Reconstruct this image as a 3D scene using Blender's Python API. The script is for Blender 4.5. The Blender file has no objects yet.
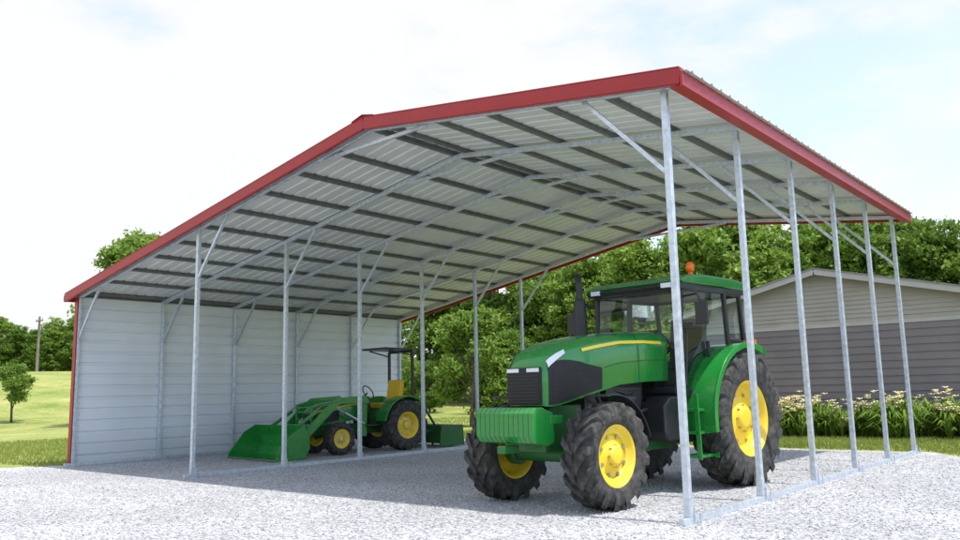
import bpy, math, random
import numpy as np
from mathutils import Vector, Matrix
random.seed(7); rng=np.random.default_rng(7)
S=bpy.context.scene
COL=S.collection
# ------------------------------------------------------------------ materials
def _base(name):
    m=bpy.data.materials.new(name); m.use_nodes=True
    nt=m.node_tree; nt.nodes.clear()
    out=nt.nodes.new('ShaderNodeOutputMaterial')
    return m,nt,out
def N(nt,t,**k):
    n=nt.nodes.new(t)
    for a,b in k.items(): setattr(n,a,b)
    return n
def mat(name,col,rough=.5,metal=0.,var=.12,scale=3.,bump=0.,bscale=40.,spec=.5,coat=0.,dust=None,dustamt=0.,low=None):
    m,nt,out=_base(name)
    p=N(nt,'ShaderNodeBsdfPrincipled')
    tc=N(nt,'ShaderNodeTexCoord')
    no=N(nt,'ShaderNodeTexNoise'); no.inputs['Scale'].default_value=scale; no.inputs['Detail'].default_value=6
    nt.links.new(tc.outputs['Object'],no.inputs['Vector'])
    r=N(nt,'ShaderNodeValToRGB')
    r.color_ramp.elements[0].position=.3; r.color_ramp.elements[1].position=.7
    r.color_ramp.elements[0].color=(*[c*(1-var) for c in col],1)
    r.color_ramp.elements[1].color=(*[min(1,c*(1+var)) for c in col],1)
    nt.links.new(no.outputs['Fac'],r.inputs['Fac'])
    src=r.outputs['Color']
    if dust:
        n2=N(nt,'ShaderNodeTexNoise'); n2.inputs['Scale'].default_value=scale*2.3; n2.inputs['Detail'].default_value=8
        nt.links.new(tc.outputs['Object'],n2.inputs['Vector'])
        mr=N(nt,'ShaderNodeMapRange'); mr.inputs['From Min'].default_value=.4; mr.inputs['From Max'].default_value=.75
        mr.inputs['To Max'].default_value=dustamt
        nt.links.new(n2.outputs['Fac'],mr.inputs['Value'])
        mx=N(nt,'ShaderNodeMix',data_type='RGBA'); mx.inputs['B'].default_value=(*dust,1)
        nt.links.new(mr.outputs['Result'],mx.inputs['Factor']); nt.links.new(src,mx.inputs['A'])
        src=mx.outputs['Result']
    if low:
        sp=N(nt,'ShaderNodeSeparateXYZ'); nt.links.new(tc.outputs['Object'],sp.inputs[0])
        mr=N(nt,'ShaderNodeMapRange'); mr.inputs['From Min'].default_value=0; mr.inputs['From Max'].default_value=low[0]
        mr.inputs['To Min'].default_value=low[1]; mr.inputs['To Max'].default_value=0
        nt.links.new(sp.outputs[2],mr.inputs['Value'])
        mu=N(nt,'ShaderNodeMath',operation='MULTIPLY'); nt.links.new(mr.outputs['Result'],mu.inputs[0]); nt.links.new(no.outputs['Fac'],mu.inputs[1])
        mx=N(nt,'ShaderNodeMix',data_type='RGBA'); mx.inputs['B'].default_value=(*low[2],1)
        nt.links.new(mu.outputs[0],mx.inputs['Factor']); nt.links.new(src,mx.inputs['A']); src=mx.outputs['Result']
    nt.links.new(src,p.inputs['Base Color'])
    rr=N(nt,'ShaderNodeMapRange'); rr.inputs['To Min'].default_value=max(.02,rough-.08); rr.inputs['To Max'].default_value=min(1,rough+.1)
    nt.links.new(no.outputs['Fac'],rr.inputs['Value']); nt.links.new(rr.outputs['Result'],p.inputs['Roughness'])
    p.inputs['Metallic'].default_value=metal
    p.inputs['Specular IOR Level'].default_value=spec
    p.inputs['Coat Weight'].default_value=coat
    if bump>0:
        nb=N(nt,'ShaderNodeTexNoise'); nb.inputs['Scale'].default_value=bscale; nb.inputs['Detail'].default_value=4
        nt.links.new(tc.outputs['Object'],nb.inputs['Vector'])
        b=N(nt,'ShaderNodeBump'); b.inputs['Strength'].default_value=bump; b.inputs['Distance'].default_value=.01
        nt.links.new(nb.outputs['Fac'],b.inputs['Height']); nt.links.new(b.outputs['Normal'],p.inputs['Normal'])
    nt.links.new(p.outputs['BSDF'],out.inputs['Surface'])
    return m
GREEN=mat('tractor_green',(.009,.22,.03),.26,var=.06,coat=.4,dust=(.10,.20,.06),dustamt=.22)
GREEND=mat('cast_green',(.012,.13,.024),.45,var=.15,dust=(.12,.12,.08),dustamt=.35)
YEL=mat('wheel_yellow',(.85,.60,.02),.38,var=.06,dust=(.55,.43,.15),dustamt=.35)
YELS=mat('stripe_yellow',(.90,.68,.03),.35,var=.03)
BLK=mat('black_plastic',(.018,.018,.02),.42,var=.2)
BLKM=mat('black_mesh',(.010,.010,.011),.6,var=.3)
RUB=mat('rubber',(.026,.025,.024),.78,var=.25,scale=6,bump=.2,bscale=60,dust=(.15,.14,.12),dustamt=.55)
STEEL=mat('steel',(.45,.45,.45),.35,metal=.9,var=.15)
GALV=mat('galvanised_tube',(.56,.61,.66),.42,metal=.5,var=.18,scale=18,bump=.05)
GALV_SHADED=mat('hat_channel_shaded_steel',(.14,.15,.15),.5,metal=.3,var=.2,scale=8)  # dark galvanised steel, backlit shade under the roof put into the base colour
RED=mat('red_trim',(.33,.018,.020),.38,var=.08)
SHEET=mat('roof_sheet',(.60,.62,.59),.42,metal=.08,var=.10,scale=1.2)
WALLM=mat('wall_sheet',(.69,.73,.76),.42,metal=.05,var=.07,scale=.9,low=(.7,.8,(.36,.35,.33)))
LENS=mat('lamp_lens',(.7,.72,.75),.12,var=.1)
AMBER=mat('amber_lens',(.85,.16,.01),.25,var=.1)
SIDL=mat('siding_lower',(.185,.165,.172),.55,var=.12,scale=1.2)
SIDU=mat('siding_upper',(.36,.335,.30),.6,var=.09,scale=1.5)
TRIMW=mat('house_trim',(.42,.41,.39),.5,var=.05)
ROOFH=mat('house_roof',(.22,.21,.20),.7,var=.2,scale=9)
WOOD=mat('bark',(.11,.085,.065),.9,var=.35,scale=6,bump=.6,bscale=25)
POLE=mat('pole_wood',(.2,.17,.14),.85,var=.2)
SEATY=mat('seat_yellow',(.80,.52,.02),.5,var=.06)
CONC=mat('dirt_soil',(.12,.09,.06),.95,var=.3)
def glassmat():
    m,nt,out=_base('cab_glass')
    t=N(nt,'ShaderNodeBsdfTransparent'); t.inputs['Color'].default_value=(.88,.93,.91,1)
    g=N(nt,'ShaderNodeBsdfGlossy'); g.inputs['Roughness'].default_value=.03; g.inputs['Color'].default_value=(.9,.95,.95,1)
    f=N(nt,'ShaderNodeFresnel'); f.inputs['IOR'].default_value=1.35
    x=N(nt,'ShaderNodeMixShader')
    nt.links.new(f.outputs['Fac'],x.inputs[0]); nt.links.new(t.outputs[0],x.inputs[1]); nt.links.new(g.outputs[0],x.inputs[2])
    nt.links.new(x.outputs[0],out.inputs['Surface']); return m
GLASS=glassmat()
def leafmat(name,c0,c1,tr=.35):
    m,nt,out=_base(name)
    geo=N(nt,'ShaderNodeNewGeometry'); r=N(nt,'ShaderNodeValToRGB')
    r.color_ramp.elements[0].color=(*c0,1); r.color_ramp.elements[1].color=(*c1,1)
    tc=N(nt,'ShaderNodeTexCoord'); no=N(nt,'ShaderNodeTexNoise'); no.inputs['Scale'].default_value=.7
    nt.links.new(tc.outputs['Object'],no.inputs['Vector'])
    oi=N(nt,'ShaderNodeObjectInfo')
    ad=N(nt,'ShaderNodeMath',operation='MULTIPLY_ADD'); ad.inputs[1].default_value=.42
    nt.links.new(geo.outputs['Random Per Island'],ad.inputs[0])
    sb=N(nt,'ShaderNodeMath',operation='MULTIPLY'); sb.inputs[1].default_value=.4
    nt.links.new(no.outputs['Fac'],sb.inputs[0]); nt.links.new(sb.outputs[0],ad.inputs[2])
    a2=N(nt,'ShaderNodeMath',operation='MULTIPLY_ADD'); a2.inputs[1].default_value=.3
    nt.links.new(oi.outputs['Random'],a2.inputs[0]); nt.links.new(ad.outputs[0],a2.inputs[2])
    nt.links.new(a2.outputs[0],r.inputs['Fac'])
    d=N(nt,'ShaderNodeBsdfPrincipled'); d.inputs['Roughness'].default_value=.5; d.inputs['Specular IOR Level'].default_value=.3
    t=N(nt,'ShaderNodeBsdfTranslucent'); x=N(nt,'ShaderNodeMixShader'); x.inputs[0].default_value=tr
    nt.links.new(r.outputs['Color'],d.inputs['Base Color']); nt.links.new(r.outputs['Color'],t.inputs['Color'])
    nt.links.new(d.outputs[0],x.inputs[1]); nt.links.new(t.outputs[0],x.inputs[2]); nt.links.new(x.outputs[0],out.inputs['Surface'])
    return m
LEAF=leafmat('leaves',(.045,.11,.016),(.24,.38,.055),.4)
LEAF2=leafmat('leaves_light',(.08,.16,.022),(.31,.45,.075),.4)
GRASSB=leafmat('grass_blades',(.12,.18,.03),(.36,.41,.10))
def gravelmat():
    m,nt,out=_base('gravel')
    p=N(nt,'ShaderNodeBsdfPrincipled'); p.inputs['Roughness'].default_value=.85; p.inputs['Specular IOR Level'].default_value=.2
    tc=N(nt,'ShaderNodeTexCoord')
    v=N(nt,'ShaderNodeTexVoronoi'); v.inputs['Scale'].default_value=40
    v2=N(nt,'ShaderNodeTexVoronoi'); v2.inputs['Scale'].default_value=90
    n=N(nt,'ShaderNodeTexNoise'); n.inputs['Scale'].default_value=.5; n.inputs['Detail'].default_value=7
    for q in (v,v2,n): nt.links.new(tc.outputs['Object'],q.inputs['Vector'])
    bw=N(nt,'ShaderNodeSeparateColor'); nt.links.new(v.outputs['Color'],bw.inputs[0])
    r=N(nt,'ShaderNodeValToRGB')
    e=r.color_ramp.elements; e[0].position=0; e[0].color=(.24,.245,.255,1); e[1].position=1; e[1].color=(.70,.70,.70,1)
    k=r.color_ramp.elements.new(.4); k.color=(.47,.475,.485,1)
    nt.links.new(bw.outputs[0],r.inputs['Fac'])
    mm=N(nt,'ShaderNodeMix',data_type='RGBA',blend_type='MULTIPLY'); mm.inputs['Factor'].default_value=1
    r2=N(nt,'ShaderNodeValToRGB'); r2.color_ramp.elements[0].position=.32; r2.color_ramp.elements[1].position=.68
    r2.color_ramp.elements[0].color=(.76,.76,.76,1); r2.color_ramp.elements[1].color=(1.0,1,1,1)
    nt.links.new(n.outputs['Fac'],r2.inputs['Fac'])
    nt.links.new(r.outputs['Color'],mm.inputs['A']); nt.links.new(r2.outputs['Color'],mm.inputs['B'])
    nt.links.new(mm.outputs['Result'],p.inputs['Base Color'])
    ad=N(nt,'ShaderNodeMath',operation='ADD'); nt.links.new(v.outputs['Distance'],ad.inputs[0]); nt.links.new(v2.outputs['Distance'],ad.inputs[1])
    b=N(nt,'ShaderNodeBump'); b.invert=True; b.inputs['Strength'].default_value=.8; b.inputs['Distance'].default_value=.01
    nt.links.new(ad.outputs[0],b.inputs['Height']); nt.links.new(b.outputs['Normal'],p.inputs['Normal'])
    nt.links.new(p.outputs[0],out.inputs['Surface']); return m
GRAVEL=gravelmat()
def stonemat():
    m,nt,out=_base('gravel_stone')
    p=N(nt,'ShaderNodeBsdfPrincipled'); p.inputs['Roughness'].default_value=.85
    g=N(nt,'ShaderNodeNewGeometry'); r=N(nt,'ShaderNodeValToRGB')
    r.color_ramp.elements[0].color=(.25,.255,.265,1); r.color_ramp.elements[1].color=(.70,.70,.695,1)
    nt.links.new(g.outputs['Random Per Island'],r.inputs['Fac']); nt.links.new(r.outputs['Color'],p.inputs['Base Color'])
    nt.links.new(p.outputs[0],out.inputs['Surface']); return m
STONE=stonemat()
def grassmat():
    m,nt,out=_base('lawn')
    p=N(nt,'ShaderNodeBsdfPrincipled'); p.inputs['Roughness'].default_value=.9; p.inputs['Specular IOR Level'].default_value=.1
    tc=N(nt,'ShaderNodeTexCoord')
    n=N(nt,'ShaderNodeTexNoise'); n.inputs['Scale'].default_value=.22; n.inputs['Detail'].default_value=14; n.inputs['Roughness'].default_value=.78
    n2=N(nt,'ShaderNodeTexNoise'); n2.inputs['Scale'].default_value=9; n2.inputs['Detail'].default_value=8
    for q in (n,n2): nt.links.new(tc.outputs['Object'],q.inputs['Vector'])
    r=N(nt,'ShaderNodeValToRGB'); e=r.color_ramp.elements
    e[0].position=.40; e[0].color=(.13,.19,.04,1); e[1].position=.60; e[1].color=(.40,.38,.15,1)
    k=e.new(.5); k.color=(.25,.29,.08,1)
    a=N(nt,'ShaderNodeMath',operation='MULTIPLY_ADD'); a.inputs[1].default_value=.6
    s=N(nt,'ShaderNodeMath',operation='MULTIPLY'); s.inputs[1].default_value=.4
    nt.links.new(n.outputs['Fac'],a.inputs[0]); nt.links.new(n2.outputs['Fac'],s.inputs[0]); nt.links.new(s.outputs[0],a.inputs[2])
    nt.links.new(a.outputs[0],r.inputs['Fac']); nt.links.new(r.outputs['Color'],p.inputs['Base Color'])
    b=N(nt,'ShaderNodeBump'); b.inputs['Strength'].default_value=.6; b.inputs['Distance'].default_value=.04
    nt.links.new(n2.outputs['Fac'],b.inputs['Height']); nt.links.new(b.outputs['Normal'],p.inputs['Normal'])
    nt.links.new(p.outputs[0],out.inputs['Surface']); return m
LAWN=grassmat()
# ------------------------------------------------------------------ geometry helpers
def empty(name,loc=(0,0,0),rotz=0,scale=1):
    o=bpy.data.objects.new(name,None); COL.objects.link(o)
    o.location=loc; o.rotation_euler=(0,0,rotz); o.scale=(scale,)*3
    o.empty_display_size=.2
    return o
def obj(name,V,F,m,parent=None,smooth=False,bevel=0,seg=2,up=0):
    me=bpy.data.meshes.new(name)
    me.from_pydata([tuple(map(float,v)) for v in V],[],[tuple(map(int,f)) for f in F]); me.update()
    import bmesh
    bm=bmesh.new(); bm.from_mesh(me); bmesh.ops.recalc_face_normals(bm,faces=bm.faces); bm.to_mesh(me); bm.free()
    me.materials.append(m)
    o=bpy.data.objects.new(name,me); COL.objects.link(o)
    if parent: o.parent=parent
    o.location.z=up
    if smooth: me.polygons.foreach_set('use_smooth',[True]*len(me.polygons))
    if bevel:
        b=o.modifiers.new('b','BEVEL'); b.width=bevel; b.segments=seg; b.limit_method='ANGLE'; b.angle_limit=math.radians(35)
        me.polygons.foreach_set('use_smooth',[True]*len(me.polygons))
        w=o.modifiers.new('wn','WEIGHTED_NORMAL'); w.keep_sharp=True
    return o
def fastmesh(name,V,F,m,parent=None,smooth=False):
    V=np.asarray(V,np.float32); F=np.asarray(F,np.int32); k=F.shape[1]
    me=bpy.data.meshes.new(name); me.vertices.add(len(V)); me.vertices.foreach_set('co',V.ravel())
    me.loops.add(F.size); me.loops.foreach_set('vertex_index',F.ravel())
    me.polygons.add(len(F)); me.polygons.foreach_set('loop_start',np.arange(0,F.size,k,dtype=np.int32))
    me.update(calc_edges=True); me.validate()
    me.materials.append(m)
    if smooth: me.polygons.foreach_set('use_smooth',[True]*len(me.polygons))
    o=bpy.data.objects.new(name,me); COL.objects.link(o)
    if parent: o.parent=parent
    return o
class G:
    def __init__(s): s.V=[]; s.F=[]
    def add(s,V,F):
        o=len(s.V); s.V+= [tuple(v) for v in V]; s.F+=[tuple(i+o for i in f) for f in F]; return s
    def box(s,x0,x1,y0,y1,z0,z1):
        V=[(x,y,z) for x in (x0,x1) for y in (y0,y1) for z in (z0,z1)]
        return s.add(V,[(0,1,3,2),(4,6,7,5),(0,4,5,1),(2,3,7,6),(0,2,6,4),(1,5,7,3)])
    def beam(s,p0,p1,w,h,up=(0,0,1)):
        p0=Vector(p0);p1=Vector(p1);d=(p1-p0).normalized(); u=Vector(up)
        a=d.cross(u)
        if a.length<1e-3: a=d.cross(Vector((1,0,0)))
        a.normalize(); b=a.cross(d)
        V=[]
        for p in (p0,p1):
            for i,j in ((-1,-1),(1,-1),(1,1),(-1,1)): V.append(p+a*i*w/2+b*j*h/2)
        return s.add(V,[(0,3,2,1),(4,5,6,7),(0,1,5,4),(1,2,6,5),(2,3,7,6),(3,0,4,7)])
    def tube(s,pts,r,seg=12,cap=True):
        pts=[Vector(p) for p in pts]; n=len(pts)
        rs=r if isinstance(r,(list,tuple)) else [r]*n
        V=[];F=[]
        prev=None
        for i,p in enumerate(pts):
            d=(pts[min(i+1,n-1)]-pts[max(i-1,0)]).normalized()
            a=d.cross(Vector((0,0,1))) if prev is None else prev-d*prev.dot(d)
            if a.length<1e-3: a=d.cross(Vector((1,0,0)))
            a.normalize(); prev=a; b=d.cross(a)
            for k in range(seg):
                t=2*math.pi*k/seg; V.append(p+(a*math.cos(t)+b*math.sin(t))*rs[i])
        for i in range(n-1):
            for k in range(seg):
                k2=(k+1)%seg; F.append((i*seg+k,i*seg+k2,(i+1)*seg+k2,(i+1)*seg+k))
        if cap: F.append(tuple(range(seg))); F.append(tuple((n-1)*seg+k for k in range(seg)))
        return s.add(V,F)
    def prism(s,prof,y0,y1):
        n=len(prof); V=[(x,y0,z) for x,z in prof]+[(x,y1,z) for x,z in prof]
        F=[tuple(range(n)),tuple(range(n,2*n))]+[(i,(i+1)%n,n+(i+1)%n,n+i) for i in range(n)]
        return s.add(V,F)
    def lathe(s,prof,c,seg=48,sgn=1):
        n=len(prof);V=[];F=[]
        for k in range(seg):
            t=2*math.pi*k/seg
            for r,y in prof: V.append((c[0]+r*math.cos(t),c[1]+y*sgn,c[2]+r*math.sin(t)))
        for k in range(seg):
            k2=(k+1)%seg
            for i in range(n-1): F.append((k*n+i,k*n+i+1,k2*n+i+1,k2*n+i))
        return s.add(V,F)
    def make(s,name,m,parent=None,**k): return obj(name,s.V,s.F,m,parent,**k)

# ------------------------------------------------------------------ camera (solved from the photo)
cx,cy,cz=3.6271,-7.3623,1.3; yaw,pitch,roll,f=.6956,.148,-.0226,810.08
Fv=Vector((-math.sin(yaw)*math.cos(pitch),math.cos(yaw)*math.cos(pitch),math.sin(pitch)))
Rt=Vector((math.cos(yaw),math.sin(yaw),0)); U=Rt.cross(Fv)
r_=Rt*math.cos(roll)+U*math.sin(roll); u_=-Rt*math.sin(roll)+U*math.cos(roll)
cam=bpy.data.cameras.new('camera'); co=bpy.data.objects.new('camera',cam); COL.objects.link(co)
cam.sensor_width=36; cam.lens=36*f/960; cam.clip_end=5000
co.matrix_world=Matrix(((r_.x,u_.x,-Fv.x,cx),(r_.y,u_.y,-Fv.y,cy),(r_.z,u_.z,-Fv.z,cz),(0,0,0,1)))
S.camera=co
# ------------------------------------------------------------------ light
sd=Vector((.38,.04,.9)).normalized()
L=bpy.data.lights.new('sun','SUN'); L.energy=5.0; L.angle=math.radians(.5); L.color=(1,.96,.9)
lo=bpy.data.objects.new('sun',L); COL.objects.link(lo); lo.rotation_euler=sd.to_track_quat('Z','Y').to_euler()
W=bpy.data.worlds.new('World'); S.world=W; W.use_nodes=True; nt=W.node_tree; nt.nodes.clear()
bg=N(nt,'ShaderNodeBackground'); bg.inputs['Strength'].default_value=.09
wo=N(nt,'ShaderNodeOutputWorld'); sk=N(nt,'ShaderNodeTexSky'); sk.sky_type='NISHITA'; sk.sun_disc=False
sk.sun_elevation=math.asin(sd.z); sk.sun_rotation=math.atan2(sd.x,sd.y)
tc=N(nt,'ShaderNodeTexCoord'); mp=N(nt,'ShaderNodeMapping'); mp.inputs['Scale'].default_value=(1,1,2.4)
nz=N(nt,'ShaderNodeTexNoise'); nz.inputs['Scale'].default_value=4.; nz.inputs['Detail'].default_value=9; nz.inputs['Roughness'].default_value=.55
nt.links.new(tc.outputs['Generated'],mp.inputs[0]); nt.links.new(mp.outputs[0],nz.inputs['Vector'])
sx=N(nt,'ShaderNodeSeparateXYZ'); nt.links.new(tc.outputs['Generated'],sx.inputs[0])
ad=N(nt,'ShaderNodeMath',operation='MULTIPLY_ADD'); ad.inputs[1].default_value=-.36; nt.links.new(sx.outputs[0],ad.inputs[0]); nt.links.new(nz.outputs['Fac'],ad.inputs[2])
cr=N(nt,'ShaderNodeMapRange'); cr.inputs['From Min'].default_value=.49; cr.inputs['From Max'].default_value=.70
cr.inputs['To Min'].default_value=.42; cr.inputs['To Max'].default_value=1.; cr.interpolation_type='SMOOTHSTEP'
nt.links.new(ad.outputs[0],cr.inputs['Value'])
sc_=N(nt,'ShaderNodeMix',data_type='RGBA',blend_type='MULTIPLY'); sc_.inputs['Factor'].default_value=1; sc_.inputs['B'].default_value=(4.0,4.0,4.3,1)
nt.links.new(sk.outputs[0],sc_.inputs['A'])
mx=N(nt,'ShaderNodeMix',data_type='RGBA'); mx.inputs['B'].default_value=(11.0,11.1,11.2,1)
nt.links.new(cr.outputs['Result'],mx.inputs['Factor']); nt.links.new(sc_.outputs['Result'],mx.inputs['A'])
nt.links.new(mx.outputs['Result'],bg.inputs['Color']); nt.links.new(bg.outputs[0],wo.inputs[0])
S.view_settings.view_transform='Standard'; S.view_settings.look='None'; S.view_settings.exposure=0
# ------------------------------------------------------------------ terrain
def tz(x,y):
    d=np.hypot(np.asarray(x)-cx,np.asarray(y)-cy)
    return np.where(d<48,0,np.minimum((d-48)*.085,4.6)*np.clip((d-48)/20,0,1))
rad=[0,10,20,30,40,48,52,56,60,66,72,80,90,100,120,150,200,300,500,900,1800,3500]
seg=96;V=[(cx,cy,0)];F=[]
for r in rad[1:]:
    for k in range(seg):
        t=2*math.pi*k/seg; x=cx+r*math.cos(t);y=cy+r*math.sin(t); V.append((x,y,float(tz(x,y))))
for k in range(seg): F.append((0,1+k,1+(k+1)%seg))
for i in range(len(rad)-2):
    for k in range(seg):
        a=1+i*seg;b=a+seg;k2=(k+1)%seg; F.append((a+k,b+k,b+k2,a+k2))
obj('lawn_ground',V,F,LAWN,smooth=True)
outl=[(-13.42,9.55),(-13.42,.05),(-14.3,-.9),(-20,-4.5),(-32,-16),(-30,-30),(30,-30),(30,-6),(12,-1.5),(4,4.6),(1.5,7.5),(.3,9.45)]
P=[]
for i,a in enumerate(outl):
    b=outl[(i+1)%len(outl)]; d=math.dist(a,b); n=max(1,int(d/.18))
    if i in (4,5,6): n=3
    for k in range(n):
        t=k/n; j=0 if (k==0 or i in (0,4,5,6)) else .07
        P.append((a[0]+(b[0]-a[0])*t+random.gauss(0,j),a[1]+(b[1]-a[1])*t+random.gauss(0,j),.004))
obj('gravel_ground',P,[tuple(range(len(P)))],GRAVEL)
n=90000
X=rng.uniform(-15,7,n);Y=rng.uniform(-7,9.3,n)
k=rng.random(n)<np.clip(1.4-np.hypot(X-cx,Y-cy)/20,.15,1); X=X[k];Y=Y[k]
k=(Y>-.9-(X+14.3)*.63)&(X>-14.2)&~((X<-13.3))&(Y<9.2-np.clip(X,0,9)*1.25); X=X[k];Y=Y[k]; n=len(X)
oc=np.array([(1,0,0),(-1,0,0),(0,1,0),(0,-1,0),(0,0,1),(0,0,-.6)],float)
sc=rng.uniform(.005,.0145,(n,1,1))*rng.uniform(.6,1.3,(n,6,1)); th=rng.uniform(0,6.28,n); c,s=np.cos(th),np.sin(th)
vv=oc[None]*sc; vv=np.stack([vv[...,0]*c[:,None]-vv[...,1]*s[:,None],vv[...,0]*s[:,None]+vv[...,1]*c[:,None],vv[...,2]*.8],-1)
vv+=np.stack([X,Y,np.full(n,.008)],-1)[:,None]
of=np.array([(0,2,4),(2,1,4),(1,3,4),(3,0,4),(2,0,5),(1,2,5),(3,1,5),(0,3,5)])
fastmesh('gravel_stones',vv.reshape(-1,3),(of[None]+6*np.arange(n)[:,None,None]).reshape(-1,3),STONE)
def blades(name,regs,hmin,hmax,mtl,wid=.012):
    Vs=[];Fs=[];o=0
    for (x0,x1,y0,y1,n) in regs:
        x=rng.uniform(x0,x1,n);y=rng.uniform(y0,y1,n)
        g=((y>9.6)&(y>9.6-np.clip(x,0,99)*1.3))|(x<-13.6)&(y>-.5)|((x>.3)&(y>9.8-x*1.25))
        g&=~((x>-7.1)&(x<.62)&(y>14.95)&(y<25))
        x=x[g];y=y[g];n=len(x); h=rng.uniform(hmin,hmax,n);a=rng.uniform(0,6.28,n);le=rng.uniform(0,.6,n)*h;w=wid
        b=rng.uniform(0,6.28,n)
        v=np.stack([np.stack([x-w*np.cos(a),y-w*np.sin(a),0*x],-1),np.stack([x+w*np.cos(a),y+w*np.sin(a),0*x],-1),
                    np.stack([x+le*np.cos(b),y+le*np.sin(b),h],-1)],1)
        Vs.append(v.reshape(-1,3));Fs.append(np.arange(3*n).reshape(-1,3)+o);o+=3*n
    return fastmesh(name,np.concatenate(Vs),np.concatenate(Fs),mtl)
blades('grass',[(-14,8,9.4,15,60000),(-25,-13.6,-.8,9,30000),(.3,10,2,9.6,20000),(-24,0,15,24,20000)],.03,.09,GRASSB)

# ------------------------------------------------------------------ carport
w,l,Ln=8.75,4.41,9.07; ov=.17; oxr=.27
xr=-w/2; RZ=5.0
def zroof(x): return RZ-(x-xr)*.1295 if x>xr else RZ+(x-xr)*.1745
XL=-(w+l)-oxr; XR=oxr
cp=empty('metal_carport')
def sheet(name,xa,xb,dz=0):
    prof=[];y=-ov
    while y<Ln+ov-.23:
        prof+= [(y,0),(y+.085,0),(y+.10,.022),(y+.13,.022),(y+.145,0)]; y+=.23
    prof.append((Ln+ov,0))
    V=[];n=len(prof)
    for x in (xa,xb):
        for (y,h) in prof: V.append((x,y,zroof(x)+h+dz))
    F=[(i,i+1,n+i+1,n+i) for i in range(n-1)]
    o=obj(name,V,F,SHEET,cp)
    s_=o.modifiers.new('s','SOLIDIFY'); s_.thickness=.006; s_.offset=1
    return o
sheet('roof_sheet_a',xr,XR+.075); sheet('roof_sheet_b',xr-.0005,XL)
g=G(); pr=[(xr-.22,zroof(xr-.22)+.027),(xr,RZ+.045),(xr+.22,zroof(xr+.22)+.027),(xr+.22,zroof(xr+.22)+.032),(xr,RZ+.052),(xr-.22,zroof(xr-.22)+.032)]
pr=[(a_,b_+.012) for a_,b_ in pr]
g.prism(pr,-ov-.05,Ln+ov+.05); g.make('ridge_cap',RED,cp)
g=G()
xs=list(np.arange(xr+.12,XR-.15,.86))+[XR-.09]+list(np.arange(xr-.12,XL+.12,-.86))+[XL+.08]
for x in xs:
    z=zroof(x)-.004
    sl=math.atan(-.1295 if x>xr else .1745)
    c_,s_=math.cos(sl),math.sin(sl)
    pr=[]
    for (a,b) in [(-.068,0),(-.068,-.004),(-.036,-.006),(-.028,-.045),(.028,-.045),(.036,-.006),(.068,-.004),(.068,0)]:
        pr.append((x+a*c_-b*s_,z+a*s_+b*c_))
    g.prism(pr,-ov+.02,Ln+ov-.02)
g.make('hat_channels',GALV_SHADED,cp)
g=G(); br=G(); base=G(); T=.066
for i in range(6):
    y=Ln*i/5
    zt=lambda x: zroof(x)-.052-T/2
    g.beam((XR-.12,y,zt(XR-.12)),(xr,y,zt(xr)),T,T); g.beam((xr,y,zt(xr)),(XL+.14,y,zt(XL+.14)),T,T)
    g.beam((0,y,.0),(0,y,zt(0)-T/2),T,T,(0,1,0)); g.beam((-w,y,.0),(-w,y,zt(-w)-T/2),T,T,(0,1,0)); g.beam((-w-l,y,0),(-w-l,y,zt(-w-l)-T/2),T,T,(0,1,0))
    t=.045
    br.beam((-.02,y,3.45),(-.98,y,zt(-.98)-T/2),t,t)
    br.beam((-w+.02,y,3.3),(-w+.85,y,zt(-w+.85)-T/2),t,t)
    br.beam((-w-l+.02,y,2.5),(-w-l+.85,y,zt(-w-l+.85)-T/2),t,t)
    br.beam((xr-1.15,y,zt(xr-1.15)-T/2),(xr+1.15,y,zt(xr+1.15)-T/2),t,t)
    for x in (0,-w,-w-l):
        base.box(x-.05,x+.05,y+.036,y+.046,.004,.16)
        base.tube([(x+.075,y+.1,0),(x+.075,y+.1,.1)],.012,8)
        base.box(x-.036,x+.036,y-.036,y+.036,.07,.26)
for x in (0,-w,-w-l): base.beam((x,-.15,.034),(x,Ln+.15,.034),.068,.06)
g.make('frame_tubes',GALV,cp,bevel=.006); br.make('knee_braces',GALV,cp,bevel=.004); base.make('base_rails',GALV,cp,bevel=.004)
g=G()
for y,sg in ((-ov-.016,-1),(Ln+ov+.016,1)):
    for xa,xb in ((xr,XR),(xr,XL)):
        a=Vector((xa,y,zroof(xa)-.06));b=Vector((xb,y,zroof(xb)-.06)); g.beam(a,b,.022,.17)
        a=Vector((xa,y-sg*.04,zroof(xa)+.035));b=Vector((xb,y-sg*.04,zroof(xb)+.035)); g.beam(a,b,.11,.012)
        a=Vector((xa,y+sg*.016,zroof(xa)-.12));b=Vector((xb,y+sg*.016,zroof(xb)-.12)); g.beam(a,b,.010,.03)
g.box(XR+.004,XR+.03,-ov-.03,Ln+ov+.03,zroof(XR)-.16,zroof(XR)-.012)
g.box(XL-.03,XL-.004,-ov-.03,Ln+ov+.03,zroof(XL)-.13,zroof(XL)-.004)
g.box(XR-.12,XR+.0,-ov,Ln+ov,zroof(XR)-.15,zroof(XR)-.142)
xw=-w-l-.045
g.box(xw-.035,xw+.075,-.06,-.045,.01,3.36); g.box(xw-.045,xw-.035,-.06,.08,.01,3.36)
g.box(xw-.035,xw+.01,Ln+.045,Ln+.06,.01,3.36)
g.make('red_trim',RED,cp)
prof=[];z=.02
while z<3.35:
    prof+=[(0,z),(0,z+.13),(-.022,z+.15),(-.022,z+.18),(0,z+.20)]; z+=.23
n=len(prof);V=[(xw+a,y,min(b,3.385)) for y in (-.045,Ln+.045) for a,b in prof]
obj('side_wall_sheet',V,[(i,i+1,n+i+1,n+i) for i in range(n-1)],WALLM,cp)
g=G()
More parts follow.
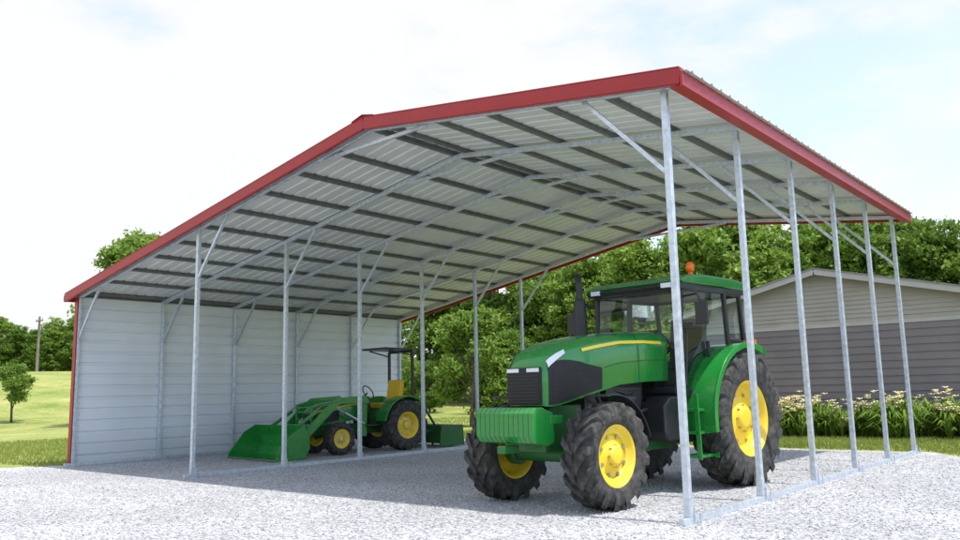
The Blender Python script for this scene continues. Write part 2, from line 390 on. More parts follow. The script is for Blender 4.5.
for i in range(6):
    y=Ln*i/5+(.0 if 0<i<5 else (.06 if i==0 else -.06))
    z=.09
    while z<3.3: g.box(xw,xw+.008,y-.008+.05,y+.008+.05,z-.008,z+.008); z+=.23
g.make('wall_screws',STEEL,cp)

# ------------------------------------------------------------------ tractor parts
def tyre(par,name,c,R,wd,rr,lugs,sgn,lug=.04):
    g=G(); h=wd/2; R0=R-lug
    prof=[(rr,-h*.72),(rr+.02,-h*.86),(rr+(R0-rr)*.35,-h*1.0),(rr+(R0-rr)*.7,-h*1.0),(R0-.03,-h*.9),(R0-.004,-h*.7),(R0,-h*.3)]
    prof=prof+[(R0,h*.3)]+[(a,-b) for a,b in prof[::-1][1:]]
    g.lathe(prof,c,64)
    g.make(name,RUB,par,smooth=True)
    g=G(); da=2*math.pi/lugs; tw=da*.20
    st=[(0.02,R0-.005,R,0),(h*.5,R0-.005,R,.42),(h*.93,R0-.04,R-.008,.78),(h*1.03,R0-.09,R-.07,.86),(h*1.02,R0-(R-rr)*.45,R0-(R-rr)*.38,.9)]
    for sd_ in (-1,1):
        for i in range(lugs):
            a0=i*da+(da/2 if sd_>0 else 0)
            V=[]
            for (y,ri,ro,t) in st:
                a=a0+t*da*1.15
                for (rad_,an) in ((ri,a-tw*1.2),(ro,a-tw),(ro,a+tw),(ri,a+tw*1.2)):
                    V.append((c[0]+rad_*math.cos(an),c[1]+sd_*y,c[2]+rad_*math.sin(an)))
            F=[(0,1,2,3),(16,19,18,17)]
            for k in range(4):
                for q in range(4): F.append((k*4+q,k*4+(q+1)%4,(k+1)*4+(q+1)%4,(k+1)*4+q))
            g.add(V,F)
    g.make(name+'_lugs',RUB,par)
def rim(par,name,c,rr,wd,sgn,deep=.5,hub=.3):
    h=wd/2*.74
    g=G()
    g.lathe([(rr+.035,h*1.02),(rr+.04,h*1.08),(rr+.005,h*1.08),(rr-.02,h*.95),(rr-.045,h*.7),(rr-.06,h*(deep+.1)),(rr-.09,h*deep),(rr*.72,h*(deep-.12)),(rr*.55,h*(deep-.02)),(rr*.42,h*(deep+.15)),(rr*.38,h*(deep+.17)),(rr*hub,h*(deep+.17)),(rr*hub*.98,h*(deep+.42)),(rr*hub*.6,h*(deep+.5)),(0.001,h*(deep+.5))],c,48,sgn)
    g.lathe([(rr+.035,-h*1.02),(rr+.04,-h*1.08),(rr-.03,-h*.9),(rr-.06,-h*.3),(rr-.09,h*deep-.03),(.001,h*deep-.06)],c,48,sgn)
    g.make(name,YEL,par,smooth=True)
    b=G()
    for k in range(8):
        t=2*math.pi*k/8; q=rr*.345
        p=Vector((c[0]+q*math.cos(t),c[1]+sgn*h*(deep+.17),c[2]+q*math.sin(t)))
        b.tube([p,p+Vector((0,sgn*.03,0))],.014,6)
        t+=.39;q=rr*.66
        p=Vector((c[0]+q*math.cos(t),c[1]+sgn*h*(deep-.09),c[2]+q*math.sin(t)))
        b.tube([p,p+Vector((0,sgn*.02,0))],.022,8)
    b.make(name+'_bolts',STEEL,par)
def arc_fender(g,c,R,y0,y1,a0,a1,th=.03,lip=.0,n=24):
    V=[];F=[]
    for i in range(n+1):
        a=math.radians(a0+(a1-a0)*i/n)
        for (r,y) in ((R,y0),(R+th,y0),(R+th,y1),(R,y1)): V.append((c[0]+r*math.cos(a),y,c[2]+r*math.sin(a)))
    for i in range(n):
        for q in range(4): F.append((i*4+q,i*4+(q+1)%4,i*4+4+(q+1)%4,i*4+4+q))
    F+=[(0,1,2,3),(n*4,n*4+1,n*4+2,n*4+3)]
    g.add(V,F)
class Hood:
    def __init__(s,secs): s.s=np.array(secs,float)
    def at(s,x):
        return [np.interp(x,s.s[:,0],s.s[:,k]) for k in (1,2,3)]
    def pt(s,x,v,side,off=0):
        hw,zb,zt=s.at(x)
        P=np.array([(.97,0),(1,.35),(1,.60),(.97,.76),(.90,.87),(.76,.945),(.5,.985),(0,1)])
        d=np.r_[0,np.cumsum(np.hypot(np.diff(P[:,0]*hw),np.diff(P[:,1]*(zt-zb))))]; d/=d[-1]
        a=np.interp(v,d,P[:,0]);b=np.interp(v,d,P[:,1])
        return (x,side*(a*hw+off*(1 if v<.75 else .3)),zb+b*(zt-zb)+(off if v>.4 else 0))
    def body(s,name,m,par,nx=40,nv=20,up=0):
        x0,x1=s.s[0,0],s.s[-1,0]; V=[];F=[]
        xs=np.unique(np.r_[np.linspace(x0,x1,nx),s.s[:,0]]); row=2*nv+1
        for x in xs:
            L_=[s.pt(x,i/nv,1) for i in range(nv+1)]; R_=[s.pt(x,i/nv,-1) for i in range(nv)][::-1]
            V+=L_+R_
        for i in range(len(xs)-1):
            for j in range(row-1): F.append((i*row+j,i*row+j+1,(i+1)*row+j+1,(i+1)*row+j))
            F.append((i*row+row-1,i*row,(i+1)*row,(i+1)*row+row-1))
        F.append(tuple(range(row))); F.append(tuple((len(xs)-1)*row+j for j in range(row)))
        o=obj(name,V,F,m,par,smooth=True,up=up)
        e=o.modifiers.new('e','EDGE_SPLIT'); e.split_angle=math.radians(50)
        return o
    def patch(s,g,x0,x1,v0,v1,side,off,v0b=None,v1b=None,n=14,nv=6):
        v0b=v0 if v0b is None else v0b; v1b=v1 if v1b is None else v1b
        V=[];F=[]
        for i in range(n+1):
            t=i/n;x=x0+(x1-x0)*t
            for j in range(nv+1):
                v=(v0+(v0b-v0)*t)*(1-j/nv)+(v1+(v1b-v1)*t)*j/nv
                V.append(s.pt(x,v,side,off))
        for i in range(n):
            for j in range(nv): F.append((i*(nv+1)+j,i*(nv+1)+j+1,(i+1)*(nv+1)+j+1,(i+1)*(nv+1)+j))
        g.add(V,F)

# ---------------- big tractor: x forward, y left, z up
a=math.radians(5.5)
bt=empty('farm_tractor',(-1.58,3.27,.0),-math.pi/2-a,1.02)
WB=2.77; RF=.565
HU=.13; WU=.13; CU=.09
for sg in (1,-1):
    tyre(bt,'rear_tyre',(0,.78*sg,.85),.85,.44,.47,19,sg,.045); rim(bt,'rear_rim',(0,.78*sg,.85),.47,.44,sg,.25,.34)
    tyre(bt,'front_tyre',(WB,.72*sg,RF),RF,.37,.315,16,sg,.036); rim(bt,'front_rim',(WB,.72*sg,RF),.315,.37,sg,.62,.36)
g=G(); g.box(-.45,.75,-.3,.3,.55,1.15); g.tube([(0,-.73,.85),(0,.73,.85)],.13,16); g.box(.75,1.5,-.24,.24,.5,1.1)
g.box(1.5,2.5,-.2,.2,.55,.82)
g.prism([(2.1,.62),(3.22,.62),(3.22,1.0),(3.0,1.1),(2.1,1.1)],-.2,.2)
g.tube([(WB,-.6,RF),(WB,-.3,.55),(WB,.3,.55),(WB,.6,RF)],[.11,.085,.085,.11],12)
for sg in (1,-1): g.tube([(WB,sg*.5,RF),(WB,sg*.64,RF)],.15,16)
g.make('chassis',GREEND,bt,bevel=.02)
g=G(); g.box(1.35,2.5,-.25,.25,.75,1.28); g.box(1.5,2.2,.25,.33,.9,1.2); g.tube([(1.7,.33,1.05),(2.0,.33,1.05)],.07,12)
g.tube([(1.25,.36,.95),(1.6,.36,.9),(2.1,.33,.75)],.03,8); g.tube([(1.5,.3,1.18),(1.8,.34,1.12),(2.2,.3,1.2)],.022,8)
g.tube([(2.2,.3,.9),(2.4,.35,1.1),(2.3,.3,1.25)],.03,8); g.make('engine',BLK,bt,bevel=.01,up=.08)
H1=Hood([(1.0,.41,1.22,1.85),(1.5,.41,1.21,1.835),(2.0,.40,1.18,1.80),(2.4,.385,1.10,1.755),(2.7,.37,1.04,1.705),(2.9,.355,1.0,1.655),(3.04,.335,.97,1.595),(3.13,.31,.96,1.53),(3.19,.28,.96,1.46),(3.22,.25,.97,1.40)])
H1.body('hood',GREEN,bt,up=HU)
g=G()
for sg in (1,-1):
    H1.patch(g,2.34,3.17,.03,.28,sg,.008,.02,.60)
g.box(3.222,3.255,-.245,.245,.98,1.385); g.make('grille',BLKM,bt,bevel=.004,up=HU)
g=G()
for i in range(10): g.box(3.255,3.265,-.23,.23,1.0+i*.036,1.01+i*.036)
for sg in (1,-1):
    for i in range(9):
        p0=H1.pt(2.42+.03*i,.06+i*.028,sg,.013); p1=H1.pt(3.12,.06+i*.050,sg,.013)
        g.beam(p0,p1,.006,.008)
g.make('grille_bars',BLK,bt,up=HU)
g=G()
for sg in (1,-1): H1.patch(g,1.12,2.66,.475,.515,sg,.006,.535,.575,n=20,nv=2)
g.make('hood_stripe',YELS,bt,up=HU)
g=G()
for sg in (1,-1):
    H1.patch(g,1.62,1.628,.0,1.,sg,.003,n=1,nv=20); H1.patch(g,1.05,2.3,.27,.278,sg,.003,n=14,nv=1)
g.make('hood_seams',BLK,bt,up=HU)
g=G()
for sg in (1,-1):
    H1.patch(g,2.93,3.165,.585,.64,sg,.012,.545,.65,nv=3); g.box(3.225,3.262,sg*.06,sg*.235,1.33,1.375)
g.make('headlamps',LENS,bt,up=HU)
g=G()
for i in range(12):
    y=-.42+i*.07
    g.prism([(3.24,.60),(3.34,.56),(3.53,.59),(3.58,.66),(3.58,.90),(3.53,.96),(3.42,.96),(3.36,.93),(3.26,.90)],y,y+.067)
g.box(3.1,3.3,-.42,.42,.78,.87)
g.make('front_weights',GREEN,bt,bevel=.008,up=WU)
g=G(); g.box(3.20,3.26,-.3,.3,.48,.60); g.box(3.4,3.64,-.05,.05,.48,.56); g.make('weight_bracket',GREEND,bt,bevel=.008,up=WU)
g=G()
for sg in (1,-1):
    y0,y1=sorted((sg*.56,sg*.88)); arc_fender(g,(WB,0,RF),.63,y0,y1,78,165,.015)
    g.beam((WB-.35,sg*.45,.9),(WB-.2,sg*.6,1.14),.04,.04)
g.make('front_mudguards',BLK,bt,bevel=.006)
g=G()
for sg in (1,-1):
    y0,y1=sorted((sg*.56,sg*.99)); arc_fender(g,(0,0,.85),.93,y0,y1,-8,118,.035,n=32)
    V=[];F=[];n=32
    for i in range(n+1):
        an=math.radians(-8+126*i/n)
        for r,y in ((.90,sg*.99),(.975,sg*.99),(.975,sg*1.015),(.90,sg*1.015)): V.append((r*math.cos(an),y,.85+r*math.sin(an)))
    for i in range(n):
        for q in range(4): F.append((i*4+q,i*4+(q+1)%4,i*4+4+(q+1)%4,i*4+4+q))
    g.add(V,F+[(0,1,2,3),(n*4,n*4+1,n*4+2,n*4+3)])
    V=[];F=[]
    for i in range(n+1):
        an=math.radians(-8+126*i/n); V+=[(.95*math.cos(an),sg*.565,.85+.95*math.sin(an)),(.55*math.cos(an),sg*.565,.85+.45*math.sin(an))]
    g.add(V,[(2*i,2*i+2,2*i+3,2*i+1) for i in range(n)])
g.make('rear_fenders',GREEN,bt,smooth=False,bevel=.006)
g=G()
for sg in (1,-1):
    y0,y1=sorted((sg*.80,sg*.96)); g.box(-.30,-.26,y0,y1,1.80,1.87)
g.make('fender_lamps',AMBER,bt)
zc0,zc1=1.08,2.44
g=G()
corn={'A':((1.12,.60),(0.98,.66)),'B':((.12,.80),(.10,.74)),'C':((-.56,.66),(-.46,.66))}
for sg in (1,-1):
    for k,(b_,t_) in corn.items():
        g.beam((b_[0],sg*b_[1],zc0 if k!='C' else 1.45),(t_[0],sg*t_[1],zc1),.055,.055,(1,0,0))
    g.beam((1.12,sg*.60,1.10),(.12,sg*.80,1.10),.06,.10); g.beam((.12,sg*.8,1.12),(.12,sg*.56,1.66),.05,.05)
    g.beam((.98,sg*.66,zc1-.03),(.10,sg*.74,zc1-.03),.06,.07); g.beam((.10,sg*.74,zc1-.03),(-.46,sg*.66,zc1-.03),.06,.07)
    g.beam((-.56,sg*.66,1.76),(.1,sg*.78,1.76),.04,.05)
    g.beam((.55,sg*.735,1.55),(.55,sg*.73,1.75),.03,.05)
for z,x in ((zc1-.03,.98),(zc1-.03,-.46),(1.5,-.56)): g.beam((x,-.66,z),(x,.66,z),.06,.07)
g.beam((1.12,-.6,1.14),(1.12,.6,1.14),.06,.08)
g.box(-.54,1.1,-.56,.56,1.02,1.12)
g.make('cab_frame',BLK,bt,bevel=.01,up=CU)
g=G()
def quad(a_,b_,c_,d_): g.add([a_,b_,c_,d_],[(0,1,2,3)])
for sg in (1,-1):
    quad((1.11,sg*.605,1.16),(.13,sg*.80,1.16),(.11,sg*.745,2.38),(.98,sg*.665,2.38))
    quad((.10,sg*.79,1.80),(-.55,sg*.67,1.80),(-.46,sg*.665,2.38),(.09,sg*.745,2.38))
quad((1.12,-.58,1.18),(1.12,.58,1.18),(.985,.64,2.38),(.985,-.64,2.38))
quad((-.555,-.64,1.54),(-.555,.64,1.54),(-.47,.64,2.38),(-.47,-.64,2.38))
g.make('cab_glass',GLASS,bt,up=CU)
g=G(); n_=[(-.62,2.50),(-.57,2.575),(-.2,2.61),(.5,2.61),(.95,2.575),(1.10,2.51),(1.06,2.47),(-.58,2.47)]
g.prism(n_,-.74,.74); g.make('cab_roof',GREEN,bt,bevel=.03,seg=3,up=CU)
g=G(); g.prism([(-.56,2.41),(-.60,2.475),(1.13,2.475),(1.17,2.44),(1.10,2.39)],-.71,.71); g.make('roof_liner',BLK,bt,bevel=.01,up=CU)
g=G()
for sg in (1,-1):
    g.box(1.14,1.18,*sorted((sg*.48,sg*.62)),2.41,2.47)
    g.box(-.65,-.60,*sorted((sg*.45,sg*.62)),2.42,2.49)
g.make('work_lamps',LENS,bt,bevel=.006,up=CU)
g=G()
for sg in (1,-1):
    g.tube([(.98,sg*.68,2.3),(1.12,sg*.95,2.3),(1.12,sg*1.0,2.2)],.014,8); g.box(1.1,1.135,*sorted((sg*.92,sg*1.08)),1.92,2.2)
    g.tube([(1.1,sg*.64,1.9),(1.16,sg*.80,1.92)],.012,8); g.box(1.13,1.19,*sorted((sg*.78,sg*.88)),1.88,1.95)
g.tube([(.93,.22,1.9),(.93,-.22,1.9)],.01,6)
ex,ey=1.42,-.62
g.tube([(ex,-.38,1.45),(ex,ey+.08,1.45),(ex,ey,1.52),(ex,ey,1.75)],.05,14); g.tube([(ex,ey,1.72),(ex,ey,1.78),(ex,ey,2.3),(ex,ey,2.36)],[.06,.085,.085,.06],16)
g.tube([(ex,ey,2.3),(ex,ey,2.54),(ex-.01,ey-.02,2.61),(ex-.05,ey-.06,2.68)],.045,12)
g.tube([(1.08,.1,1.3),(1.05,.3,1.9)],.01,6)
g.prism([(1.02,1.12),(1.02,1.7),(.8,1.72),(.72,1.6),(.78,1.12)],-.22,.22)
g.tube([(.8,0,1.62),(.62,0,1.74)],.03,10)
cw=Vector((.60,0,1.76)); e1=Vector((0,1,0)); e2=Vector((.55,0,.83))
g.tube([cw+(e1*math.cos(t)+e2*math.sin(t))*.19 for t in np.linspace(0,2*math.pi,25)],.015,8,False)
g.prism([(-.15,1.4),(.38,1.42),(.38,1.52),(-.1,1.52)],-.26,.26); g.prism([(-.22,1.45),(-.08,1.5),(-.18,2.12),(-.30,2.1)],-.25,.25)
g.box(-.05,.3,-.18,.18,1.12,1.42); g.prism([(-.1,1.68),(.25,1.68),(.25,1.74),(-.1,1.74)],-.36,-.28)
g.prism([(-.1,1.12),(.4,1.12),(.4,1.66),(-.1,1.6)],-.55,-.38)
g.make('cab_fittings',BLK,bt,bevel=.008,up=CU)
g=G(); g.tube([(.75,.66,2.56),(.75,.66,2.64)],.03,12); g.tube([(.75,.66,2.64),(.75,.66,2.73),(.75,.66,2.76)],[.055,.05,.02],14); g.make('beacon',AMBER,bt,smooth=True,up=CU)
g=G(); g.prism([(.62,.62),(1.35,.62),(1.45,.72),(1.45,1.05),(1.3,1.16),(.62,1.16)],.28,.62); g.prism([(.62,.62),(1.35,.62),(1.45,.72),(1.45,1.05),(1.3,1.16),(.62,1.16)],-.62,-.28)
g.make('fuel_tank',BLK,bt,bevel=.03)
g=G()
for z in (.42,.70,.97): g.box(.70,1.12,.64,.86,z,z+.035)
for x in (.70,1.11): g.beam((x,.86,.40),(x,.84,1.18),.02,.06)
for x in (.70,1.11): g.beam((x,.66,.40),(x,.66,1.14),.02,.04)
g.make('steps',GREEN,bt,bevel=.004)
g=G(); g.tube([(1.16,.70,1.2),(1.2,.78,1.3),(1.12,.78,1.9),(1.06,.72,2.0)],.014,8)
for sg in (1,-1): g.beam((-.35,sg*.22,.55),(-1.1,sg*.38,.45),.04,.07); g.tube([(-.4,sg*.3,1.1),(-.8,sg*.34,.85),(-.8,sg*.34,.5)],.025,8)
g.beam((-.4,0,.9),(-.95,0,.85),.04,.04); g.make('handrail_and_hitch',BLK,bt)

# ---------------- compact tractor
st=empty('compact_tractor',(-10.45,6.05,0),-math.pi/2-math.radians(7),1.03)
wb=1.66
for sg in (1,-1):
    tyre(st,'rear_tyre',(0,.56*sg,.55),.55,.36,.28,15,sg,.03); rim(st,'rear_rim',(0,.56*sg,.55),.28,.36,sg,.35,.3)
    tyre(st,'front_tyre',(wb,.50*sg,.34),.34,.24,.185,13,sg,.022); rim(st,'front_rim',(wb,.50*sg,.34),.185,.24,sg,.5,.3)
g=G(); g.box(-.3,.7,-.17,.17,.4,.72); g.box(.7,2.15,-.14,.14,.42,.62); g.tube([(0,-.45,.55),(0,.45,.55)],.08,12); g.tube([(wb,-.42,.34),(wb,-.2,.4),(wb,.2,.4),(wb,.42,.34)],.055,10)
g.make('chassis',GREEND,st,bevel=.01)
H2=Hood([(.85,.24,.72,1.16),(1.3,.245,.68,1.14),(1.8,.235,.62,1.08),(2.05,.215,.60,1.0),(2.15,.18,.60,.92)])
H2.body('hood',GREEN,st)
g=G()
for sg in (1,-1): H2.patch(g,1.5,2.1,.08,.42,sg,.006)
g.box(2.152,2.165,-.14,.14,.62,.86); g.make('grille',BLKM,st)
g=G()
for sg in (1,-1): H2.patch(g,.95,2.0,.50,.54,sg,.005)
g.make('hood_stripe',YELS,st)
g=G()
for sg in (1,-1):
    y0,y1=sorted((sg*.36,sg*.72)); arc_fender(g,(0,0,.55),.62,y0,y1,10,125,.025)
    V=[];F=[];n=20
    for i in range(n+1):
        an=math.radians(10+115*i/n); V+=[(.635*math.cos(an),sg*.365,.55+.635*math.sin(an)),(.3*math.cos(an),sg*.365,.5)]
    g.add(V,[(2*i,2*i+2,2*i+3,2*i+1) for i in range(n)])
g.make('fenders',GREEN,st)
g=G(); g.box(.1,.95,-.5,.5,.56,.60)
g.prism([(.82,.6),(.82,1.18),(.7,1.2),(.66,.6)],-.2,.2)
g.tube([(.74,0,1.15),(.60,0,1.27)],.02,8); cw=Vector((.58,0,1.28))
g.tube([cw+(e1*math.cos(t)+Vector((.5,0,.86))*math.sin(t))*.17 for t in np.linspace(0,2*math.pi,21)],.014,8,False)
for sg in (1,-1):
    g.beam((-.34,sg*.44,.6),(-.34,sg*.44,2.2),.05,.06,(1,0,0))
    g.beam((-.34,sg*.44,2.1),(.25,sg*.40,2.22),.03,.03)
g.beam((-.34,-.44,2.2),(-.34,.44,2.2),.05,.06)
g.prism([(-.52,2.225),(-.48,2.25),(.44,2.275),(.50,2.25),(.48,2.232)],-.47,.47)
g.make('rollbar_and_controls',BLK,st,bevel=.006)
g=G(); g.prism([(-.12,.90),(.34,.92),(.36,1.05),(-.1,1.05)],-.26,.26); g.prism([(-.2,.96),(-.07,1.0),(-.16,1.56),(-.27,1.54)],-.25,.25)
g.make('seat',SEATY,st,bevel=.035,seg=3)
g=G(); hy=G()
for sg in (1,-1):
    y=sg*.40
    g.beam((1.0,y,.35),(.98,y,1.12),.09,.14,(1,0,0)); g.beam((1.0,sg*.3,.45),(1.0,sg*.42,.45),.2,.12)
    g.prism([(.90,1.05),(1.0,1.22),(1.75,1.18),(2.0,1.0),(2.72,.30),(2.62,.2),(1.86,.88),(1.66,1.05)],*sorted((sg*.47,sg*.53)))
    g.beam((2.2,sg*.5,.92),(2.62,sg*.5,.66),.03,.07)
    g.beam((2.62,sg*.5,.66),(2.78,sg*.5,.58),.03,.07)
    hy.tube([(1.0,y+sg*.03,.62),(1.5,y+sg*.04,.86)],.033,10); hy.tube([(1.5,y+sg*.04,.86),(1.78,y+sg*.05,1.0)],.017,8)
    g.tube([(1.55,sg*.5,1.15),(2.1,sg*.5,1.02)],.035,10); hy.tube([(2.1,sg*.5,1.02),(2.55,sg*.5,.72)],.016,8)
g.tube([(2.35,-.5,.62),(2.35,.5,.62)],.045,10)
g.beam((2.2,-.3,.45),(2.2,-.3,1.0),.03,.05); g.beam((2.2,.3,.45),(2.2,.3,1.0),.03,.05)
for z in (.6,.75,.9,1.0): g.beam((2.2,-.3,z),(2.2,.3,z),.02,.03)
g.make('loader_arms',GREEN,st,bevel=.008); hy.make('loader_cylinders',STEEL,st,smooth=False)
g=G(); pin=[(2.80,.66),(2.70,.45),(2.68,.22),(2.78,.06),(2.95,.02),(3.42,.02)]
pout=[(x-.03,z-(.0 if i<3 else .015)) for i,(x,z) in enumerate(pin)]
BWd=.98
for i in range(len(pin)-1):
    q=[pin[i],pin[i+1],pout[i+1],pout[i]]
    g.prism(q,-BWd,BWd)
for sg in (1,-1): g.prism([(2.80,.66),(2.69,.45),(2.67,.22),(2.77,.05),(2.95,.004),(3.42,.004),(3.38,.12),(3.05,.52)],*sorted((sg*BWd,sg*(BWd+.02))))
for y in (-.5,.5): g.box(2.60,2.69,y-.06,y+.06,.15,.6)
g.make('loader_bucket',GREEN,st)
g=G(); g.box(3.34,3.45,-BWd,BWd,.022,.034); g.make('bucket_cutting_edge',STEEL,st)
g=G(); g.prism([(-1.5,.05),(-1.45,.5),(-1.42,.5),(-1.40,.05)],-.75,.75); g.prism([(-1.0,.1),(-1.05,.5),(-1.02,.5),(-.97,.1)],-.75,.75)
for sg in (1,-1): g.prism([(-1.6,.03),(-1.55,.5),(-.9,.5),(-.85,.03)],*sorted((sg*.75,sg*.78))); g.beam((-.3,sg*.25,.45),(-1.0,sg*.35,.35),.03,.06)
g.beam((-1.1,-.3,.5),(-1.0,0,.95),.04,.05); g.beam((-1.1,.3,.5),(-1.0,0,.95),.04,.05); g.beam((-1.0,0,.95),(-.3,0,.75),.04,.04); g.box(-1.25,-1.18,-.75,.75,.42,.5)
for k in range(4): g.beam((-1.2,-.5+k*.33,.5),(-1.14,-.5+k*.33,.03),.03,.05)
g.make('box_scraper',GREEND,st,bevel=.005)

# ------------------------------------------------------------------ garage building
hs=empty('garage_building')
hx0,hx1,hy0,hy1=-7.1,.62,15.0,25.5; hxm=-3.24; ze=3.30; zp=4.22
def siding_gable(name,y,z0,z1,step,m,sgn):
    g=G(); z=z0
    def ext(z):
        if z<=ze: return hx0,hx1
        t=(z-ze)/(zp-ze); return hx0+(hxm-hx0)*t,hx1+(hxm-hx1)*t
    while z<z1-1e-4:
        zt_=min(z+step,z1); a0,a1=ext(z); b0,b1=ext(zt_); yo=y-sgn*.026; yi=y
        g.add([(a0,yo,z),(a1,yo,z),(b1,yi,zt_),(b0,yi,zt_)],[(0,1,2,3)])
        g.add([(a0,yo,z),(a1,yo,z),(a1,yi,z),(a0,yi,z)],[(0,1,2,3)]); z+=step
    g.make(name,m,hs)
def siding_side(name,x,z0,z1,step,m,sgn):
    g=G(); z=z0
    while z<z1-1e-4:
        zt_=min(z+step,z1); xo=x+sgn*.022
        g.add([(xo,hy0,z),(xo,hy1,z),(x,hy1,zt_),(x,hy0,zt_)],[(0,1,2,3)])
        g.add([(xo,hy0,z),(xo,hy1,z),(x,hy1,z),(x,hy0,z)],[(0,1,2,3)]); z+=step
    g.make(name,m,hs)
zs=2.75
for y,sg in ((hy0,1),(hy1,-1)):
    siding_gable('gable_wall_lower',y,.12,zs,.19,SIDL,sg); siding_gable('gable_wall_upper',y,zs+.09,zp-.01,.115,SIDU,sg)
siding_side('side_wall',hx0,.12,ze,.19,SIDL,-1); siding_side('side_wall',hx1,.12,ze,.19,SIDL,1)
g=G(); g.box(hx0-.02,hx1+.02,hy0-.03,hy0+.02,zs+.0,zs+.09)
for x in (hx0,hx1): g.box(x-.05,x+.05,hy0-.045,hy0+.05,.1,ze)
o_=.32
for sg,xe in ((-1,hx0),(1,hx1)):
    xo=xe+sg*.35; zo=ze-.35*(zp-ze)/(hxm-hx0)
    g.beam((xo,hy0-o_,zo+.02),(hxm,hy0-o_,zp+.02),.03,.17); g.beam((xo,hy1+o_,zo+.02),(hxm,hy1+o_,zp+.02),.03,.17)
    g.beam((xo,hy0-o_,zo+.02),(xo,hy1+o_,zo+.02),.03,.14)
g.make('house_trim',TRIMW,hs)
g=G()
for sg,xe in ((-1,hx0),(1,hx1)):
    xo=xe+sg*.38; zo=ze-.38*(zp-ze)/(hxm-hx0)
    V=[(xo,hy0-o_-.04,zo+.12),(hxm,hy0-o_-.04,zp+.12),(hxm,hy1+o_+.04,zp+.12),(xo,hy1+o_+.04,zo+.12)]
    V+=[(x,y,z-.04) for x,y,z in V]
    g.add(V,[(0,1,2,3),(4,7,6,5),(0,4,5,1),(1,5,6,2),(2,6,7,3),(3,7,4,0)])
g.make('shingle_roof',ROOFH,hs)
g=G(); g.box(hx0+.01,hx1-.01,hy0+.01,hy1-.01,-.05,.13); g.make('foundation',mat('concrete',(.3,.29,.27),.9,bump=.3),hs)

# ------------------------------------------------------------------ garden plants
def plantbed():
    Vs=[];Fs=[];o=0;FV=[];FF=[];fo=0
    pb=empty('garden_plants')
    cl=[(rng.uniform(-4.6,4.4),rng.uniform(13.2,14.5),rng.uniform(.35,1.0)) for _ in range(64)]
    for (X0,Y0,H0) in cl:
      Y0-=max(0,X0-1)*.5
      fl=rng.random()<.6
      for i in range(8):
        x=X0+rng.normal(0,.16); y=Y0+rng.normal(0,.16)
        nb=rng.integers(12,20); H=H0*rng.uniform(.75,1.1)
        for b in range(nb):
            az=rng.uniform(0,6.28); le=rng.uniform(.25,.8)*H; h=H*rng.uniform(.45,1.0); wv=rng.uniform(.014,.04)
            dx,dy=math.cos(az),math.sin(az); px,py=-dy*wv,dx*wv
            pts=[(0,0,.6),(.35*le,.65*h,1),(.8*le,h,.8),(1.3*le,h*.75,.05)]
            for (r,z,q) in pts: Vs+=[(x+dx*r-px*q,y+dy*r-py*q,z),(x+dx*r+px*q,y+dy*r+py*q,z)]
            for k in range(3): Fs.append((o+2*k,o+2*k+1,o+2*k+3,o+2*k+2))
            o+=8
        if fl:
            for b in range(rng.integers(2,5)):
                c=np.array([x+rng.normal(0,.14),y-.06+rng.normal(0,.12),H*rng.uniform(.9,1.18)+.03])
                for q in range(6):
                    az=q*1.047; d=np.array([math.cos(az),math.sin(az),.5])*.085; s_=np.array([-math.sin(az),math.cos(az),0])*.034
                    FV+=[tuple(c),tuple(c+d*.6+s_),tuple(c+d),tuple(c+d*.6-s_)]; FF.append((fo,fo+1,fo+2,fo+3)); fo+=4
    fastmesh('leaves',np.array(Vs),np.array(Fs),LEAF2,pb)
    fastmesh('flowers',np.array(FV),np.array(FF),mat('petals',(.88,.80,.55),.6),pb)
    P=[];m_=40
    for k in range(m_):
        t=2*math.pi*k/m_; P.append((-.2+5.2*math.cos(t),13.9+1.2*math.sin(t)-max(0,-.2+5.2*math.cos(t)-1)*.5,.006))
    obj('soil_bed',P,[tuple(range(m_))],CONC,pb)
plantbed()
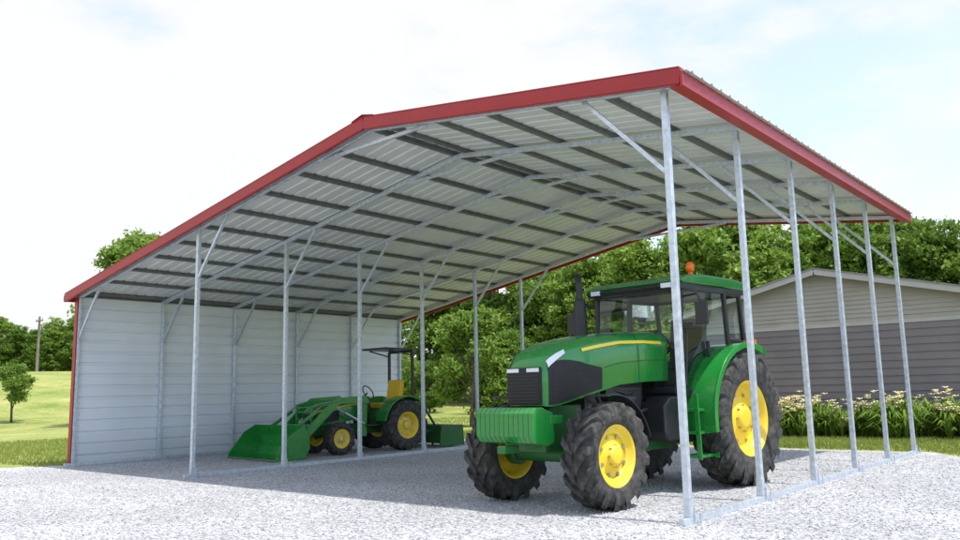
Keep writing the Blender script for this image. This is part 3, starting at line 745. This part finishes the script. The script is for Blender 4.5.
# ------------------------------------------------------------------ trees
def tree_data(seed,H,Wd,nleaf,leaf,base=.12,lobes=16):
    r=np.random.default_rng(seed)
    C=[];Rr=[]
    for i in range(lobes):
        t=r.uniform(base+.1,.93); prof=math.sin(math.pi*min(1,(t-base)/(1-base))**.75)**.6
        a_=r.uniform(0,6.28); q=Wd/2*prof*r.uniform(.25,.78)
        C.append((q*math.cos(a_),q*math.sin(a_),H*t)); Rr.append(Wd*r.uniform(.12,.22)*(1.1-.3*t))
    C=np.array(C);Rr=np.array(Rr)
    nc=nleaf//45
    li=r.choice(lobes,nc,p=Rr**2/np.sum(Rr**2))
    d=r.normal(size=(nc,3)); d/=np.linalg.norm(d,axis=1)[:,None]
    cc=C[li]+d*(Rr[li]*r.uniform(.55,1.25,nc))[:,None]*np.array([1,1,.85])
    cs=r.uniform(.16,.42,nc)*(Wd/6)**.5
    L_=cc[:,None]+r.normal(size=(nc,45,3))*cs[:,None,None]*np.array([1,1,.6])*.6
    L_=L_.reshape(-1,3); n=len(L_)
    L_[:,2]=np.maximum(L_[:,2],H*base*.5)
    u=r.normal(size=(n,3)); u/=np.linalg.norm(u,axis=1)[:,None]
    v=np.cross(u,r.normal(size=(n,3))+np.array([0,0,1.2])); v/=np.linalg.norm(v,axis=1)[:,None]
    s=leaf*r.uniform(.6,1.3,(n,1))
    V=np.stack([L_-u*s,L_+v*s*.5,L_+u*s,L_-v*s*.5],1).reshape(-1,3)
    F=np.arange(4*n).reshape(-1,4)
    g=G(); tr=[(0,0,-.3),(.05*r.normal(),.05*r.normal(),H*.25),(.1*r.normal(),.1*r.normal(),H*.55),(0,0,H*.85)]
    g.tube(tr,[H*.022,H*.017,H*.01,H*.003],8)
    for c in C:
        z0=max(H*base*.8,c[2]*.55); g.tube([(0,0,z0),(c[0]*.5,c[1]*.5,(z0+c[2])*.52),tuple(c)],[H*.008,H*.005,H*.002],5)
    return V,F,g
def make_tree(name,seed,H,Wd,nleaf,leaf,loc,m=LEAF,**k):
    V,F,g=tree_data(seed,H,Wd,nleaf,leaf,**k); e=empty(name,loc)
    fastmesh('foliage',V,F,m,e); g.make('trunk_and_limbs',WOOD,e,smooth=True); return e
temps=[]
for i in range(6):
    V,F,g=tree_data(100+i,9.0,[6.5,5.2,7.2,6,5,6.8][i],34000,.13,base=.06,lobes=[20,16,24,18,14,26][i])
    of_=fastmesh('tree_foliage',V,F,LEAF if i%2==0 else LEAF2); ot=g.make('tree_trunk',WOOD,None,smooth=True)
    temps.append((of_.data,ot.data)); bpy.data.objects.remove(of_); bpy.data.objects.remove(ot)
mass=empty('background_trees')
def inst(x,y,s,i=None):
    i=random.randrange(6) if i is None else i; rz=random.uniform(0,6.28)
    for d in temps[i]:
        o=bpy.data.objects.new(d.name,d); COL.objects.link(o); o.parent=mass
        o.location=(x,y,float(tz(x,y))-.1); o.rotation_euler=(0,0,rz); o.scale=(s*random.uniform(.95,1.15),s*random.uniform(.95,1.15),s)
def dirpt(px,depth):
    t=(px-480)/810.; return cx+(Fv.x/math.cos(pitch)+t*Rt.x)*depth, cy+(Fv.y/math.cos(pitch)+t*Rt.y)*depth
x=-40
while x<26:
    inst(x,34+random.uniform(-2,3)+ (0 if x>-16 else (-16-x)*.25),random.uniform(.93,1.1)*(1.0 if x>-6 else 1.13)); x+=random.uniform(2.7,3.8)
x=-42
while x<30:
    inst(x,41+random.uniform(-2,3)+ (0 if x>-16 else (-16-x)*.25),random.uniform(1.12,1.28)); x+=random.uniform(3.3,4.4)
x=-38
while x<-8:
    inst(x,27+random.uniform(-1.5,2)+(0 if x>-16 else (-16-x)*.2),random.uniform(.3,.5)); x+=random.uniform(1.8,3)
for px in range(-160,110,11):
    X_,Y_=dirpt(px+random.uniform(-4,4),random.uniform(112,128)); inst(X_,Y_,random.uniform(.7,1.15))
for i in range(36):
    X_,Y_=dirpt(-160-i*30,random.uniform(90,130)) if i<18 else dirpt(1050+(i-18)*65,random.uniform(45,60)); inst(X_,Y_,random.uniform(.9,1.3))
x_,y_=dirpt(15,46); make_tree('young_tree',5,3.6,2.5,9000,.07,(x_,y_,0),LEAF2,base=.3,lobes=9)
x_,y_=dirpt(143,42); make_tree('shade_tree',9,10.2,6.2,26000,.13,(x_,y_,0),LEAF2,base=.3,lobes=16)
x_,y_=dirpt(468,30); make_tree('ornamental_tree',21,4.2,3.2,16000,.09,(x_,y_,0),LEAF2,base=.1,lobes=11)
x_,y_=dirpt(37,92); zb_=float(tz(x_,y_)); up=empty('utility_pole',(x_,y_,zb_))
g=G(); g.tube([(0,0,-.3),(0,0,6.2)],[.17,.12],10); g.beam((-.9,0,5.7),(.9,0,5.7),.1,.12)
for q in (-.8,0,.8): g.tube([(q,0,5.76),(q,0,5.95)],.04,8)
g.make('pole',POLE,up)
